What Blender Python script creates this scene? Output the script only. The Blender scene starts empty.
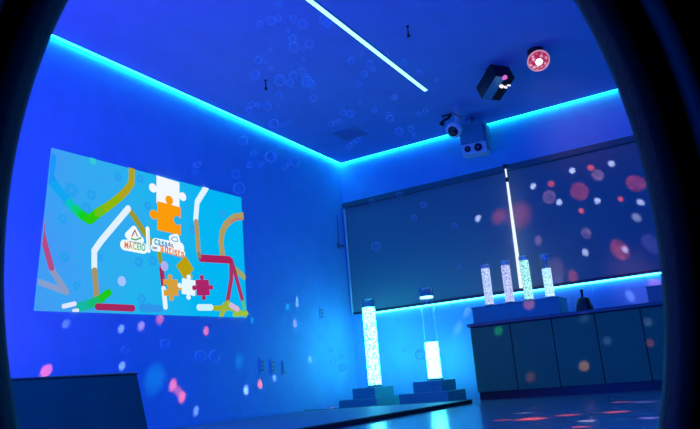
import bpy, bmesh, math, random
from mathutils import Vector, Matrix
random.seed(7)
SC = bpy.context.scene
COL = SC.collection
V = Vector
PI = math.pi

# ------------------------------------------------------------------ camera
H = 3.27                                   # ceiling height; left wall x=0, back wall y=0
CAM = V((4.5586, -7.78665, 0.2777))
YAW, PITCH, ROLL, FPX = math.radians(-29.8), math.radians(14.1), math.radians(-4.7), 674.0
fw = V((math.sin(YAW)*math.cos(PITCH), math.cos(YAW)*math.cos(PITCH), math.sin(PITCH)))
rt = V((math.cos(YAW), -math.sin(YAW), 0))
up = rt.cross(fw)
rt, up = math.cos(ROLL)*rt + math.sin(ROLL)*up, -math.sin(ROLL)*rt + math.cos(ROLL)*up
cd = bpy.data.cameras.new('camera')
cam = bpy.data.objects.new('camera', cd)
COL.objects.link(cam)
m = Matrix((rt, up, -fw)).transposed().to_4x4()
m.translation = CAM
cam.matrix_world = m
cd.sensor_width = 36.0
cd.lens = 36.0*FPX/700.0
cd.clip_start = 0.02
cd.dof.use_dof = True
cd.dof.focus_distance = 8.0
cd.dof.aperture_fstop = 32.0
SC.camera = cam

def ray(x, y):
    return fw + rt*((x-350)/FPX) - up*((y-214.5)/FPX)
def hit(x, y, axis, val):                  # the point of a room plane seen at a place of the photograph
    d = ray(x, y)
    return CAM + d*((val-CAM[axis])/d[axis])

# ------------------------------------------------------------------ view, world, lights
SC.view_settings.view_transform = 'Standard'
SC.view_settings.look = 'None'
SC.view_settings.gamma = 1.0
SC.view_settings.exposure = 0.0
SC.view_settings.use_curve_mapping = False
w = bpy.data.worlds.new('world')
SC.world = w
w.use_nodes = True
w.node_tree.nodes['Background'].inputs[0].default_value = (0.0, 0.02, 0.2, 1)
w.node_tree.nodes['Background'].inputs[1].default_value = 0.05

def lamp(name, kind, loc, color, power, size=0.1, target=None, size_y=None, spot=None, spec=1.0):
    d = bpy.data.lights.new(name, kind)
    d.color = color
    d.energy = power
    if kind == 'AREA':
        d.size = size
        if size_y:
            d.shape = 'RECTANGLE'
            d.size_y = size_y
    else:
        d.shadow_soft_size = size
    if spot:
        d.spot_size = spot
        d.spot_blend = 0.6
    d.specular_factor = spec
    o = bpy.data.objects.new(name, d)
    o.location = loc
    if target is not None:
        o.rotation_euler = (V(target)-V(loc)).to_track_quat('-Z', 'Y').to_euler()
    COL.objects.link(o)
    return o

lamp('blue_ceiling_fill', 'AREA', (1.7, -7.6, 0.5), (0.0, 0.07, 1.0), 72, 1.6, (0.5, -3.2, H), 1.0, spec=0.0)  # added fill that brightens the ceiling, stands for no fitting
lamp('blue_wall_fill', 'AREA', (5.2, -8.1, 2.2), (0.0, 0.13, 1.0), 135, 1.5, (0.0, -3.0, 1.4), 1.2, spec=0.0)  # unseen fill added for the left wall and the pod's left lip
lamp('violet_lamp', 'POINT', (0.5, -5.75, 0.9), (0.60, 0.20, 1.0), 9, 0.15)
lamp('violet_uplight', 'SPOT', (0.9, -6.4, 0.6), (0.50, 0.10, 1.0), 75, 0.1, (1.3, -4.5, H), spot=1.25, spec=0.0)
lamp('violet_wall_washer', 'SPOT', (0.7, -6.2, 0.5), (0.60, 0.15, 1.0), 22, 0.1, (0.0, -4.8, 1.3), spot=1.0, spec=0.0)

# ------------------------------------------------------------------ helpers
class MB:
    def __init__(s):
        s.v = []; s.f = []; s.sm = []
    def add(s, vs, fs, smooth=False):
        b = len(s.v)
        s.v += [V(v) for v in vs]
        for f in fs:
            s.f.append([b+i for i in f]); s.sm.append(smooth)
        return s
    def box(s, lo, hi, M=None):
        x0, y0, z0 = lo; x1, y1, z1 = hi
        vs = [V(p) for p in ((x0,y0,z0),(x1,y0,z0),(x1,y1,z0),(x0,y1,z0),(x0,y0,z1),(x1,y0,z1),(x1,y1,z1),(x0,y1,z1))]
        if M is not None: vs = [M @ v for v in vs]
        return s.add(vs, [(0,3,2,1),(4,5,6,7),(0,1,5,4),(1,2,6,5),(2,3,7,6),(3,0,4,7)])
    def tube(s, p0, p1, r0, r1=None, n=20, caps=True):
        r1 = r0 if r1 is None else r1
        p0 = V(p0); p1 = V(p1); d = (p1-p0).normalized()
        a = d.orthogonal().normalized(); b = d.cross(a)
        vs = []
        for p, r in ((p0, r0), (p1, r1)):
            for i in range(n):
                t = 2*PI*i/n
                vs.append(p + a*(r*math.cos(t)) + b*(r*math.sin(t)))
        s.add(vs, [(i, (i+1) % n, n+(i+1) % n, n+i) for i in range(n)], True)
        if caps:
            s.add(vs[:n], [tuple(range(n))[::-1]]); s.add(vs[n:], [tuple(range(n))])
        return s
    def lathe(s, prof, c=(0,0,0), n=28, M=None):      # prof: (radius, height) bottom to top
        c = V(c); vs = []
        for r, z in prof:
            for i in range(n):
                t = 2*PI*i/n
                p = V((max(r, 1e-4)*math.cos(t), max(r, 1e-4)*math.sin(t), z))
                vs.append(c + (M @ p if M is not None else p))
        fs = []
        for k in range(len(prof)-1):
            for i in range(n):
                j = (i+1) % n
                fs.append((k*n+i, k*n+j, (k+1)*n+j, (k+1)*n+i))
        return s.add(vs, fs, True)
    def path(s, pts, r, n=8):
        for a, b in zip(pts[:-1], pts[1:]): s.tube(a, b, r, r, n)
        return s
    def prism(s, pts, ex):                            # polygon pts (3D) extruded by vector ex
        n = len(pts); ex = V(ex)
        vs = [V(p) for p in pts] + [V(p)+ex for p in pts]
        return s.add(vs, [tuple(range(n))[::-1], tuple(range(n, 2*n))] + [(i, (i+1) % n, n+(i+1) % n, n+i) for i in range(n)])
    def build(s, name, mat, parent=None, bevel=0, segs=2):
        vs = s.v
        if parent is not None:
            org = V(parent.location)
            g = parent.parent
            while g is not None:
                org = org + V(g.location); g = g.parent
        else:
            org = V(((min(v.x for v in vs)+max(v.x for v in vs))/2, (min(v.y for v in vs)+max(v.y for v in vs))/2, min(v.z for v in vs)))
        me = bpy.data.meshes.new(name)
        me.from_pydata([v-org for v in vs], [], s.f)
        me.polygons.foreach_set('use_smooth', s.sm)
        bm = bmesh.new(); bm.from_mesh(me)
        bmesh.ops.remove_doubles(bm, verts=bm.verts, dist=1e-5)
        bmesh.ops.recalc_face_normals(bm, faces=bm.faces)
        if bevel:
            es = [e for e in bm.edges if len(e.link_faces) == 2 and e.calc_face_angle(0) > 0.6]
            bmesh.ops.bevel(bm, geom=es, offset=bevel, segments=segs, affect='EDGES', profile=0.6)
        bm.to_mesh(me); bm.free()
        me.materials.append(mat)
        o = bpy.data.objects.new(name, me)
        if parent is not None: o.parent = parent
        else: o.location = org
        COL.objects.link(o)
        return o

def thing(name, label, cat, loc, group=None):
    o = bpy.data.objects.new(name, None)
    o.location = loc; o.empty_display_size = 0.1
    o['label'] = label; o['category'] = cat
    if group: o['group'] = group
    COL.objects.link(o)
    return o
def tag(o, label, cat, group=None):
    o['label'] = label; o['category'] = cat
    if group: o['group'] = group
    return o
def struct(o):
    o['kind'] = 'structure'
    return o
def child(o, p):                                       # parent an already built object, keeping its place
    o.parent = p
    o.location = V(o.location)-V(p.location)
    return o

# ------------------------------------------------------------------ materials
def mat(name, color, rough=0.5, spec=0.5, metal=0.0, emit=None, es=0.0, noise=0.0, nscale=20.0, bump=0.0, bscale=200.0):
    mt = bpy.data.materials.new(name)
    mt.use_nodes = True
    nt = mt.node_tree; b = nt.nodes['Principled BSDF']
    b.inputs['Base Color'].default_value = (*color, 1)
    b.inputs['Roughness'].default_value = rough
    b.inputs['Specular IOR Level'].default_value = spec
    b.inputs['Metallic'].default_value = metal
    tc = nt.nodes.new('ShaderNodeTexCoord')
    if noise:
        n = nt.nodes.new('ShaderNodeTexNoise'); n.inputs['Scale'].default_value = nscale
        nt.links.new(tc.outputs['Object'], n.inputs['Vector'])
        r = nt.nodes.new('ShaderNodeValToRGB')
        r.color_ramp.elements[0].position = 0.3; r.color_ramp.elements[1].position = 0.7
        r.color_ramp.elements[0].color = (*[c*(1-noise) for c in color], 1)
        r.color_ramp.elements[1].color = (*[min(1, c*(1+noise)) for c in color], 1)
        nt.links.new(n.outputs['Fac'], r.inputs['Fac'])
        nt.links.new(r.outputs['Color'], b.inputs['Base Color'])
    if bump:
        n2 = nt.nodes.new('ShaderNodeTexNoise'); n2.inputs['Scale'].default_value = bscale
        nt.links.new(tc.outputs['Object'], n2.inputs['Vector'])
        bp = nt.nodes.new('ShaderNodeBump'); bp.inputs['Strength'].default_value = bump; bp.inputs['Distance'].default_value = 0.002
        nt.links.new(n2.outputs['Fac'], bp.inputs['Height']); nt.links.new(bp.outputs['Normal'], b.inputs['Normal'])
    if emit:
        b.inputs['Emission Color'].default_value = (*emit, 1)
        b.inputs['Emission Strength'].default_value = es
    return mt

def emission(name, color, s):
    mt = bpy.data.materials.new(name); mt.use_nodes = True
    nt = mt.node_tree; nt.nodes.clear()
    e = nt.nodes.new('ShaderNodeEmission'); o = nt.nodes.new('ShaderNodeOutputMaterial')
    e.inputs[0].default_value = (*color, 1); e.inputs[1].default_value = s
    nt.links.new(e.outputs[0], o.inputs[0])
    return mt

def clear(name, tint=(1, 1, 1), gloss=(1, 1, 1), lo=0.04, hi=0.8, power=3.0, rough=0.03, milky=0.0):
    # thin clear wall: light passes straight through, edges seen at a grazing angle reflect
    mt = bpy.data.materials.new(name); mt.use_nodes = True
    nt = mt.node_tree; nt.nodes.clear()
    t = nt.nodes.new('ShaderNodeBsdfTransparent'); t.inputs[0].default_value = (*tint, 1)
    g = nt.nodes.new('ShaderNodeBsdfGlossy'); g.inputs[0].default_value = (*gloss, 1); g.inputs['Roughness'].default_value = rough
    lw = nt.nodes.new('ShaderNodeLayerWeight'); lw.inputs['Blend'].default_value = 0.5
    p = nt.nodes.new('ShaderNodeMath'); p.operation = 'POWER'; p.inputs[1].default_value = power
    mr = nt.nodes.new('ShaderNodeMapRange'); mr.inputs['To Min'].default_value = lo; mr.inputs['To Max'].default_value = hi
    mx = nt.nodes.new('ShaderNodeMixShader'); o = nt.nodes.new('ShaderNodeOutputMaterial')
    L = nt.links.new
    L(lw.outputs['Facing'], p.inputs[0]); L(p.outputs[0], mr.inputs['Value']); L(mr.outputs['Result'], mx.inputs[0])
    L(t.outputs[0], mx.inputs[1]); L(mx.outputs[0], o.inputs[0])
    if milky:
        df = nt.nodes.new('ShaderNodeBsdfDiffuse'); df.inputs[0].default_value = (1, 1, 1, 1)
        m2 = nt.nodes.new('ShaderNodeMixShader'); m2.inputs[0].default_value = milky
        L(g.outputs[0], m2.inputs[1]); L(df.outputs[0], m2.inputs[2]); L(m2.outputs[0], mx.inputs[2])
    else:
        L(g.outputs[0], mx.inputs[2])
    return mt

def water(name, c_hi, c_lo, s, scale, lopos=0.25, hipos=0.45, sz=1.0):
    # lit water crowded with air bubbles
    mt = bpy.data.materials.new(name); mt.use_nodes = True
    nt = mt.node_tree; nt.nodes.clear(); L = nt.links.new
    tc = nt.nodes.new('ShaderNodeTexCoord')
    mp = nt.nodes.new('ShaderNodeMapping'); mp.inputs['Scale'].default_value = (1, 1, sz)
    n = nt.nodes.new('ShaderNodeTexNoise'); n.inputs['Scale'].default_value = scale; n.inputs['Detail'].default_value = 3
    n.inputs['Roughness'].default_value = 0.7
    r = nt.nodes.new('ShaderNodeValToRGB')
    r.color_ramp.elements[0].position = lopos; r.color_ramp.elements[1].position = hipos
    r.color_ramp.elements[0].color = (*c_lo, 1); r.color_ramp.elements[1].color = (*c_hi, 1)
    e = nt.nodes.new('ShaderNodeEmission'); e.inputs[1].default_value = s
    o = nt.nodes.new('ShaderNodeOutputMaterial')
    L(tc.outputs['Object'], mp.inputs[0]); L(mp.outputs[0], n.inputs['Vector']); L(n.outputs['Fac'], r.inputs['Fac'])
    L(r.outputs['Color'], e.inputs[0]); L(e.outputs[0], o.inputs[0])
    return mt

M = {}
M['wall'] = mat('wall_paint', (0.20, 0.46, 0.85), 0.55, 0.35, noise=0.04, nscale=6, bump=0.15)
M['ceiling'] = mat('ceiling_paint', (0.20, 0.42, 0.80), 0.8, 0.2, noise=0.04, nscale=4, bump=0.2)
M['floor'] = mat('vinyl_floor', (0.20, 0.24, 0.28), 0.2, 0.6, noise=0.2, nscale=9, bump=0.25, bscale=60)
M['mat'] = mat('blue_mat', (0.12, 0.26, 0.42), 0.55, 0.4, noise=0.25, nscale=60, bump=0.5, bscale=90)
M['mat_edge'] = mat('mat_edge', (0.01, 0.012, 0.02), 0.6)
M['blind'] = mat('blind_fabric', (0.18, 0.25, 0.29), 0.85, 0.1, noise=0.03, nscale=200)
M['dark_metal'] = mat('dark_metal', (0.03, 0.035, 0.05), 0.4)
M['cassette'] = mat('cassette_grey', (0.03, 0.12, 0.16), 0.5)
M['white_plastic'] = mat('white_plastic', (0.75, 0.77, 0.8), 0.35)
M['grey_plastic'] = mat('grey_plastic', (0.22, 0.24, 0.28), 0.4)
M['black'] = mat('black_plastic', (0.008, 0.008, 0.010), 0.35)
M['black_gloss'] = mat('black_glass', (0.004, 0.004, 0.006), 0.06, 0.8)
M['teal_plastic'] = mat('teal_plastic', (0.08, 0.42, 0.40), 0.35)
M['cabinet'] = mat('cabinet_laminate', (0.04, 0.22, 0.09), 0.4, 0.4, noise=0.05, nscale=5)
M['cab_body'] = mat('cabinet_carcass', (0.05, 0.06, 0.08), 0.6)
M['worktop'] = mat('worktop_laminate', (0.10, 0.12, 0.15), 0.3, 0.5)
M['plinth'] = mat('plinth_laminate', (0.07, 0.34, 0.40), 0.5, 0.4, noise=0.06, nscale=8)
M['foam_cover'] = mat('navy_vinyl', (0.05, 0.14, 0.09), 0.5, 0.3, noise=0.08, nscale=6, bump=0.2, bscale=80)
M['pod'] = mat('pod_black_fabric', (0.003, 0.004, 0.002), 0.75, 0.1, bump=0.4, bscale=300)
M['pod_lip'] = mat('pod_navy_lip', (0.005, 0.05, 0.035), 0.6, 0.2, bump=0.3, bscale=300)
M['reflection_band'] = mat('pod_blue_reflection', (0.03, 0.40, 0.35), 0.5, 0.3)  # blue of a reflection streak, put into the base colour
M['cove'] = emission('cove_led', (0.01, 0.66, 1.0), 13.0)
M['cove2'] = emission('cove_led_green', (0.01, 0.85, 0.85), 9.5)
M['bar'] = emission('ceiling_led', (0.14, 0.55, 1.0), 5.0)
M['sill'] = emission('blind_led', (0.04, 0.42, 1.0), 13.0)
M['cord'] = emission('led_rope', (0.75, 0.85, 1.0), 1.15)
M['acrylic'] = clear('clear_acrylic', lo=0.03, hi=0.6, power=2.5)
M['acrylic_cap'] = clear('blue_acrylic_cap', tint=(0.35, 0.5, 0.75), lo=0.1, hi=0.7, power=2.0, rough=0.1)
M['soap'] = clear('soap_film', gloss=(1.0, 1.0, 1.0), lo=0.02, hi=1.0, power=2.6, rough=0.10, milky=0.85)

# ------------------------------------------------------------------ room shell
RX, RY = 5.6, -9.8
def slab(name, lo, hi, m, **k):
    return struct(MB().box(lo, hi).build(name, m, **k))
slab('floor', (-0.2, RY-0.2, -0.1), (RX+0.2, 0.2, 0.0), M['floor'])
slab('wall_left', (-0.15, RY, 0.0), (0.0, 0.15, H+0.25), M['wall'])
slab('wall_back', (0.0, 0.0, 0.0), (RX, 0.15, H+0.25), M['wall'])
slab('wall_right', (RX, RY, 0.0), (RX+0.15, 0.15, H+0.25), M['wall'])
slab('wall_rear', (-0.15, RY-0.15, 0.0), (RX+0.15, RY, H+0.25), M['wall'])
slab('ceiling', (0.055, RY+0.055, H), (RX, -0.055, H+0.12), M['ceiling'])
struct(MB().box((-0.15, RY-0.15, H+0.25), (RX+0.15, 0.15, H+0.3)).build('trim_1', M['wall']))
struct(MB().box((0.0, RY, 0.0), (0.012, -0.012, 0.07)).build('baseboard_left', M['wall'], bevel=0.003))
struct(MB().box((0.0, -0.012, 0.0), (RX, 0.0, 0.07)).build('baseboard_back', M['wall'], bevel=0.003))

# LED strips in the cove round the dropped ceiling
t = thing('led_strip', 'cyan light strip glowing in the ceiling gap along the left wall', 'led strip', (0.0, -4.9, H+0.0), 'cyan light strips round the ceiling edge')
MB().box((0.002, RY+0.1, H+0.012), (0.040, -0.045, H+0.024)).build('diffuser', M['cove'], t)
MB().box((0.0, RY+0.1, H+0.024), (0.044, -0.045, H+0.04)).build('channel', M['dark_metal'], t)
fx = hit(486, 126, 1, -0.02).x
t = thing('led_strip', 'cyan light strip glowing in the ceiling gap over the blind left of the twin-eyed box', 'led strip', (1.0, 0.0, H), 'cyan light strips round the ceiling edge')
MB().box((0.002, -0.040, H+0.012), (fx, -0.002, H+0.024)).build('diffuser', M['cove'], t)
MB().box((0.0, -0.044, H+0.024), (fx, 0.0, H+0.04)).build('channel', M['dark_metal'], t)
t = thing('led_strip', 'greenish cyan light strip in the ceiling gap right of the white twin-eyed box', 'led strip', (4.0, 0.0, H), 'cyan light strips round the ceiling edge')
MB().box((fx+0.005, -0.040, H+0.012), (RX-0.05, -0.002, H+0.024)).build('diffuser', M['cove2'], t)
MB().box((fx+0.005, -0.044, H+0.024), (RX-0.05, 0.0, H+0.04)).build('channel', M['dark_metal'], t)

# light bar in the ceiling
bx = 2.02
t = thing('ceiling_light_bar', 'thin glowing cyan-white light bar running across the ceiling', 'ceiling light', (bx, -3.5, H))
MB().box((bx-0.019, -6.2, H-0.010), (bx+0.019, -1.50, H-0.001)).build('diffuser', M['bar'], t)
MB().box((bx-0.028, -6.21, H-0.006), (bx-0.020, -1.49, H)).box((bx+0.020, -6.21, H-0.006), (bx+0.028, -1.49, H)).build('frame', M['dark_metal'], t)

# ------------------------------------------------------------------ picture thrown on the left wall
def onwall(x, y, off=0.0):
    p = hit(x, y, 0, 0.0); return V((off, p.y, p.z))
corners = [(0, -4.58, 0.985), (0, -2.185, 1.035), (0, -2.19, 2.385), (0, -4.555, 2.32)]
corners = [onwall(33.6, 310.8), onwall(247, 317.8), onwall(241, 197.6), onwall(51.3, 147.7)]
pic = thing('projected_picture', 'bright cyan projected picture with puzzle pieces, coloured lines and lettering on the left wall', 'projection', (0.0, -3.4, corners[0].z))
def picmat():
    mt = bpy.data.materials.new('picture_sky'); mt.use_nodes = True
    nt = mt.node_tree; nt.nodes.clear(); L = nt.links.new
    tc = nt.nodes.new('ShaderNodeTexCoord'); sp = nt.nodes.new('ShaderNodeSeparateXYZ')
    mr = nt.nodes.new('ShaderNodeMapRange'); mr.inputs['From Min'].default_value = -1.2; mr.inputs['From Max'].default_value = 0.6
    n = nt.nodes.new('ShaderNodeTexNoise'); n.inputs['Scale'].default_value = 1.6
    ad = nt.nodes.new('ShaderNodeMath'); ad.operation = 'MULTIPLY_ADD'; ad.inputs[1].default_value = 0.7
    sb = nt.nodes.new('ShaderNodeMath'); sb.operation = 'SUBTRACT'; sb.inputs[1].default_value = 0.35
    r = nt.nodes.new('ShaderNodeValToRGB')
    r.color_ramp.elements[0].color = (0.055, 0.33, 0.92, 1); r.color_ramp.elements[1].color = (0.0, 0.47, 0.90, 1)
    e2 = r.color_ramp.elements.new(0.5); e2.color = (0.018, 0.45, 0.86, 1)
    e = nt.nodes.new('ShaderNodeEmission'); o = nt.nodes.new('ShaderNodeOutputMaterial')
    L(tc.outputs['Object'], sp.inputs[0]); L(sp.outputs['Y'], mr.inputs['Value']); L(tc.outputs['Object'], n.inputs['Vector'])
    L(n.outputs['Fac'], ad.inputs[0]); L(mr.outputs['Result'], ad.inputs[2]); L(ad.outputs[0], sb.inputs[0]); L(sb.outputs[0], r.inputs['Fac'])
    L(r.outputs['Color'], e.inputs[0]); L(e.outputs[0], o.inputs[0])
    return mt
MB().prism(corners, (0.003, 0, 0)).build('background', picmat(), pic)
PC = {}
def pcol(hexs):
    if hexs not in PC:
        c = [int(hexs[i:i+2], 16)/255 for i in (0, 2, 4)]
        c = [x/12.92 if x <= 0.04045 else ((x+0.055)/1.055)**2.4 for x in c]
        PC[hexs] = emission('picture_'+hexs, c, 1.0)
    return PC[hexs]
layer = [0.004]
PXM = 0.0111                                # metres on the wall per pixel, at the middle of the picture
def depth_scale(x, y):
    a = onwall(x, y-3); b = onwall(x, y+3); return (a-b).length/6
def clip(poly):                             # keep a shape inside the picture (both in y,z of the wall)
    c2 = [(c.y, c.z) for c in corners]
    out = poly
    for i in range(4):
        ax, ay = c2[i]; bx_, by_ = c2[(i+1) % 4]
        ins = lambda p: (bx_-ax)*(p[1]-ay)-(by_-ay)*(p[0]-ax) >= 0
        new = []
        for k in range(len(out)):
            p, q = out[k-1], out[k]
            ip, iq = ins(p), ins(q)
            if ip != iq:
                dp = (bx_-ax)*(p[1]-ay)-(by_-ay)*(p[0]-ax); dq = (bx_-ax)*(q[1]-ay)-(by_-ay)*(q[0]-ax)
                s = dp/(dp-dq); new.append((p[0]+(q[0]-p[0])*s, p[1]+(q[1]-p[1])*s))
            if iq: new.append(q)
        out = new
        if not out: return []
    return out
def flat(mb, poly, off):
    poly = clip(poly)
    if len(poly) > 2: mb.add([(off, a, b) for a, b in poly], [tuple(range(len(poly)))])
def stroke(pts, wpx, col, name='coloured_line', parent=None):
    layer[0] += 0.0004; off = layer[0]
    mb = MB(); P = [onwall(*p) for p in pts]
    P = [(p.y, p.z) for p in P]
    ws = [wpx*depth_scale(*p)*0.54 for p in pts]
    for (a, b), (c, d), w0, w1 in zip(P[:-1], P[1:], ws[:-1], ws[1:]):
        l = math.hypot(c-a, d-b) or 1; nx, ny = -(d-b)/l, (c-a)/l
        flat(mb, [(a+nx*w0, b+ny*w0), (a-nx*w0, b-ny*w0), (c-nx*w1, d-ny*w1), (c+nx*w1, d+ny*w1)], off)
    for i, ((a, b), w0) in enumerate(zip(P, ws)):
        flat(mb, [(a+w0*math.cos(k*PI/8), b+w0*math.sin(k*PI/8)) for k in range(16)], off+0.00005*(i % 2+1))
    return mb.build(name, pcol(col), parent or pic)
def blob(x, y, r, col, name='coloured_spot'):
    layer[0] += 0.0004; p = onwall(x, y); s = depth_scale(x, y)*r; mb = MB()
    flat(mb, [(p.y+s*math.cos(k*PI/12), p.z+s*math.sin(k*PI/12)) for k in range(24)], layer[0])
    return mb.build(name, pcol(col), pic)
def ringspot(x, y, r, col):
    layer[0] += 0.0004; mb = MB()
    s = depth_scale(x, y); p = onwall(x, y); k = 6
    for i in range(k):                       # a pale flower made of six dots
        t = 2*PI*i/k; cy, cz = p.y+s*r*0.6*math.cos(t), p.z+s*r*0.6*math.sin(t)
        flat(mb, [(cy+s*r*0.36*math.cos(j*PI/6), cz+s*r*0.36*math.sin(j*PI/6)) for j in range(12)], layer[0]+0.00004*i)
    return mb.build('faint_flower', pcol(col), pic)
def puzzle(x, y, r, col, sides, rot=0.0, asp=1.0):
    layer[0] += 0.0004
    p = onwall(x, y); s = depth_scale(x, y)*r; out = []
    for k, sd in enumerate(sides):           # sides: bottom, right, top, left; +1 tab, -1 notch, 0 straight
        t = k*PI/2
        loc = [(-1, -1)]
        if sd:
            loc += [(-0.22, -1)]
            for j in range(11):
                a = math.radians(-50 - j*26) if sd > 0 else math.radians(50 + j*26)
                # round knob centred outside (tab) or inside (notch) the edge
                cx, cyy = 0.0, -1-0.29*sd
                rr = 0.33
                ang = PI/2 + math.radians(35) + j*math.radians(29) if sd > 0 else -PI/2 - math.radians(35) - j*math.radians(29)
                loc.append((cx+rr*math.cos(ang), cyy+rr*math.sin(ang)))
            loc += [(0.22, -1)]
        for u, v in loc:
            u2, v2 = u*math.cos(t)-v*math.sin(t), u*math.sin(t)+v*math.cos(t)
            u2 *= asp
            out.append((p.y+s*(u2*math.cos(rot)-v2*math.sin(rot)), p.z+s*(u2*math.sin(rot)+v2*math.cos(rot))))
    mb = MB(); mb.add([(layer[0], a, b) for a, b in out], [tuple(range(len(out)))])
    o = mb.build('puzzle_piece', pcol(col), pic)
    bm = bmesh.new(); bm.from_mesh(o.data); bmesh.ops.triangulate(bm, faces=bm.faces, ngon_method='EAR_CLIP'); bm.to_mesh(o.data); bm.free()
    return o

for x, y, r in ((71, 190, 8), (91, 195, 6), (86, 209, 7), (62, 219, 6), (118, 177, 5), (140, 179, 5), (147, 206, 5), (64, 257, 6), (76, 286, 5), (138, 262, 6), (152, 261, 6), (100, 258, 4), (141, 299, 6), (148, 308, 6), (222, 214, 5), (192, 230, 5)):
    ringspot(x, y, r, '27a2f0')
blob(92, 161, 4, '35c9d8')
stroke([(51, 158), (48.5, 176), (54, 186)], 9, '1c96fb')
stroke([(54, 186), (61, 194), (69, 204)], 9, '12a6f2')
stroke([(69, 204), (75, 210)], 9, '08c4c0')
stroke([(75, 210), (81, 215.5)], 9, '0ccf7c')
stroke([(81, 215.5), (88.5, 220)], 9, '12cf2a')
stroke([(88.5, 220), (97, 213)], 9, '2ccb0c')
stroke([(97, 213), (105, 208)], 8.5, '6cc01a')
stroke([(105, 208), (113, 202), (120, 196)], 7.5, '8fb80c')
stroke([(120, 196), (126, 190), (130.4, 183), (131, 160)], 7, 'b0a51e')
stroke([(128.5, 211), (135, 220), (142, 231), (151, 244)], 6, '9a9a2c')
stroke([(158, 252), (159.5, 262)], 5, '9a9a20')
stroke([(127, 209), (100, 241), (93, 251), (93, 268)], 6.3, 'e2f2ff')
stroke([(39, 230), (35, 252)], 4, '8a7cc8')
stroke([(64.6, 292), (34, 281)], 6, '869fd2')
stroke([(50.5, 270), (64.6, 292)], 6.5, '8a9cc4')
stroke([(41, 216), (40.5, 232), (44, 246), (50, 268)], 6, 'b44a86')
stroke([(93.3, 271), (95.5, 304)], 6.3, 'a6946a')
stroke([(79, 307), (90, 304)], 9, '14b8a4')
stroke([(90, 303.5), (100, 299)], 8, '14bc74')
stroke([(100, 298), (107, 293)], 7, '20c81e')
stroke([(96, 307), (131, 308.5)], 6.5, 'a5285e')
stroke([(62, 306.6), (73, 304)], 4.4, 'dfe6ff')
stroke([(72, 311), (76, 310.6)], 3.4, 'dfe6ff')
stroke([(140, 308), (158, 309)], 7, '2f96e8')
stroke([(159.8, 269), (161.8, 286)], 5.6, 'a02a5c')
stroke([(162, 289), (163.8, 307)], 5.6, 'e6f4ff')
blob(120, 281.5, 5, 'a8c4ff'); blob(162.7, 266.5, 5, 'b0b0f0')
stroke([(204.6, 188), (195.5, 202.5), (194, 220)], 6, 'e2f4ff')
stroke([(194.6, 222.4), (196.8, 252)], 5.6, 'b09a60')
stroke([(244, 216), (232, 218), (224, 225), (220.3, 233), (219.3, 243), (221, 256)], 6.5, 'b09c62')
stroke([(240, 219.5), (234, 219.5), (229, 223)], 2, 'c47a70')
stroke([(229, 266), (242, 277)], 6, '9aa86c')
stroke([(229.4, 261), (229.4, 280), (225.6, 302)], 5.4, 'a83266')
stroke([(229.8, 261), (235, 280), (241, 302)], 5.0, 'a83266')
stroke([(199, 258.6), (227.5, 260.3)], 7, 'a8215c')
stroke([(196.6, 254.5), (198, 257)], 4, 'a07850')
stroke([(213, 308.6), (226, 308.4)], 5, 'a4b420')
stroke([(226, 303), (219, 316)], 5, 'a4b83c'); stroke([(222, 305), (243, 315)], 5, '9cb43c')
stroke([(228.6, 305.5), (235.5, 309.5)], 5.4, 'd4b8d8')
stroke([(241, 303), (243, 312)], 5, '5cbc9c'); stroke([(232, 315), (245, 313.5)], 4, '9cc440')
stroke([(196.6, 307.8), (209, 307.8)], 6, 'cdf4ff')
puzzle(166, 193, 13.5, 'f2f8ff', (0, 1, 0, 1), -0.02, 1.1)
puzzle(167, 219, 14.2, 'fb9c0c', (0, -1, 1, 1), -0.02, 1.08)
puzzle(182.8, 268, 8.4, 'b9a20e', (1, 0, 0, 0), 0.72, 1.05)
puzzle(168.5, 288, 8.2, 'd8a03c', (1, 1, 1, -1), 0.06, 1.2)
puzzle(186.3, 287.5, 7.8, 'e6f8ff', (1, 1, 1, 1), -0.05, 1.2)
puzzle(200.5, 288, 7.8, 'ac2468', (1, 1, 1, 1), 0.1, 1.2)

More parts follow.
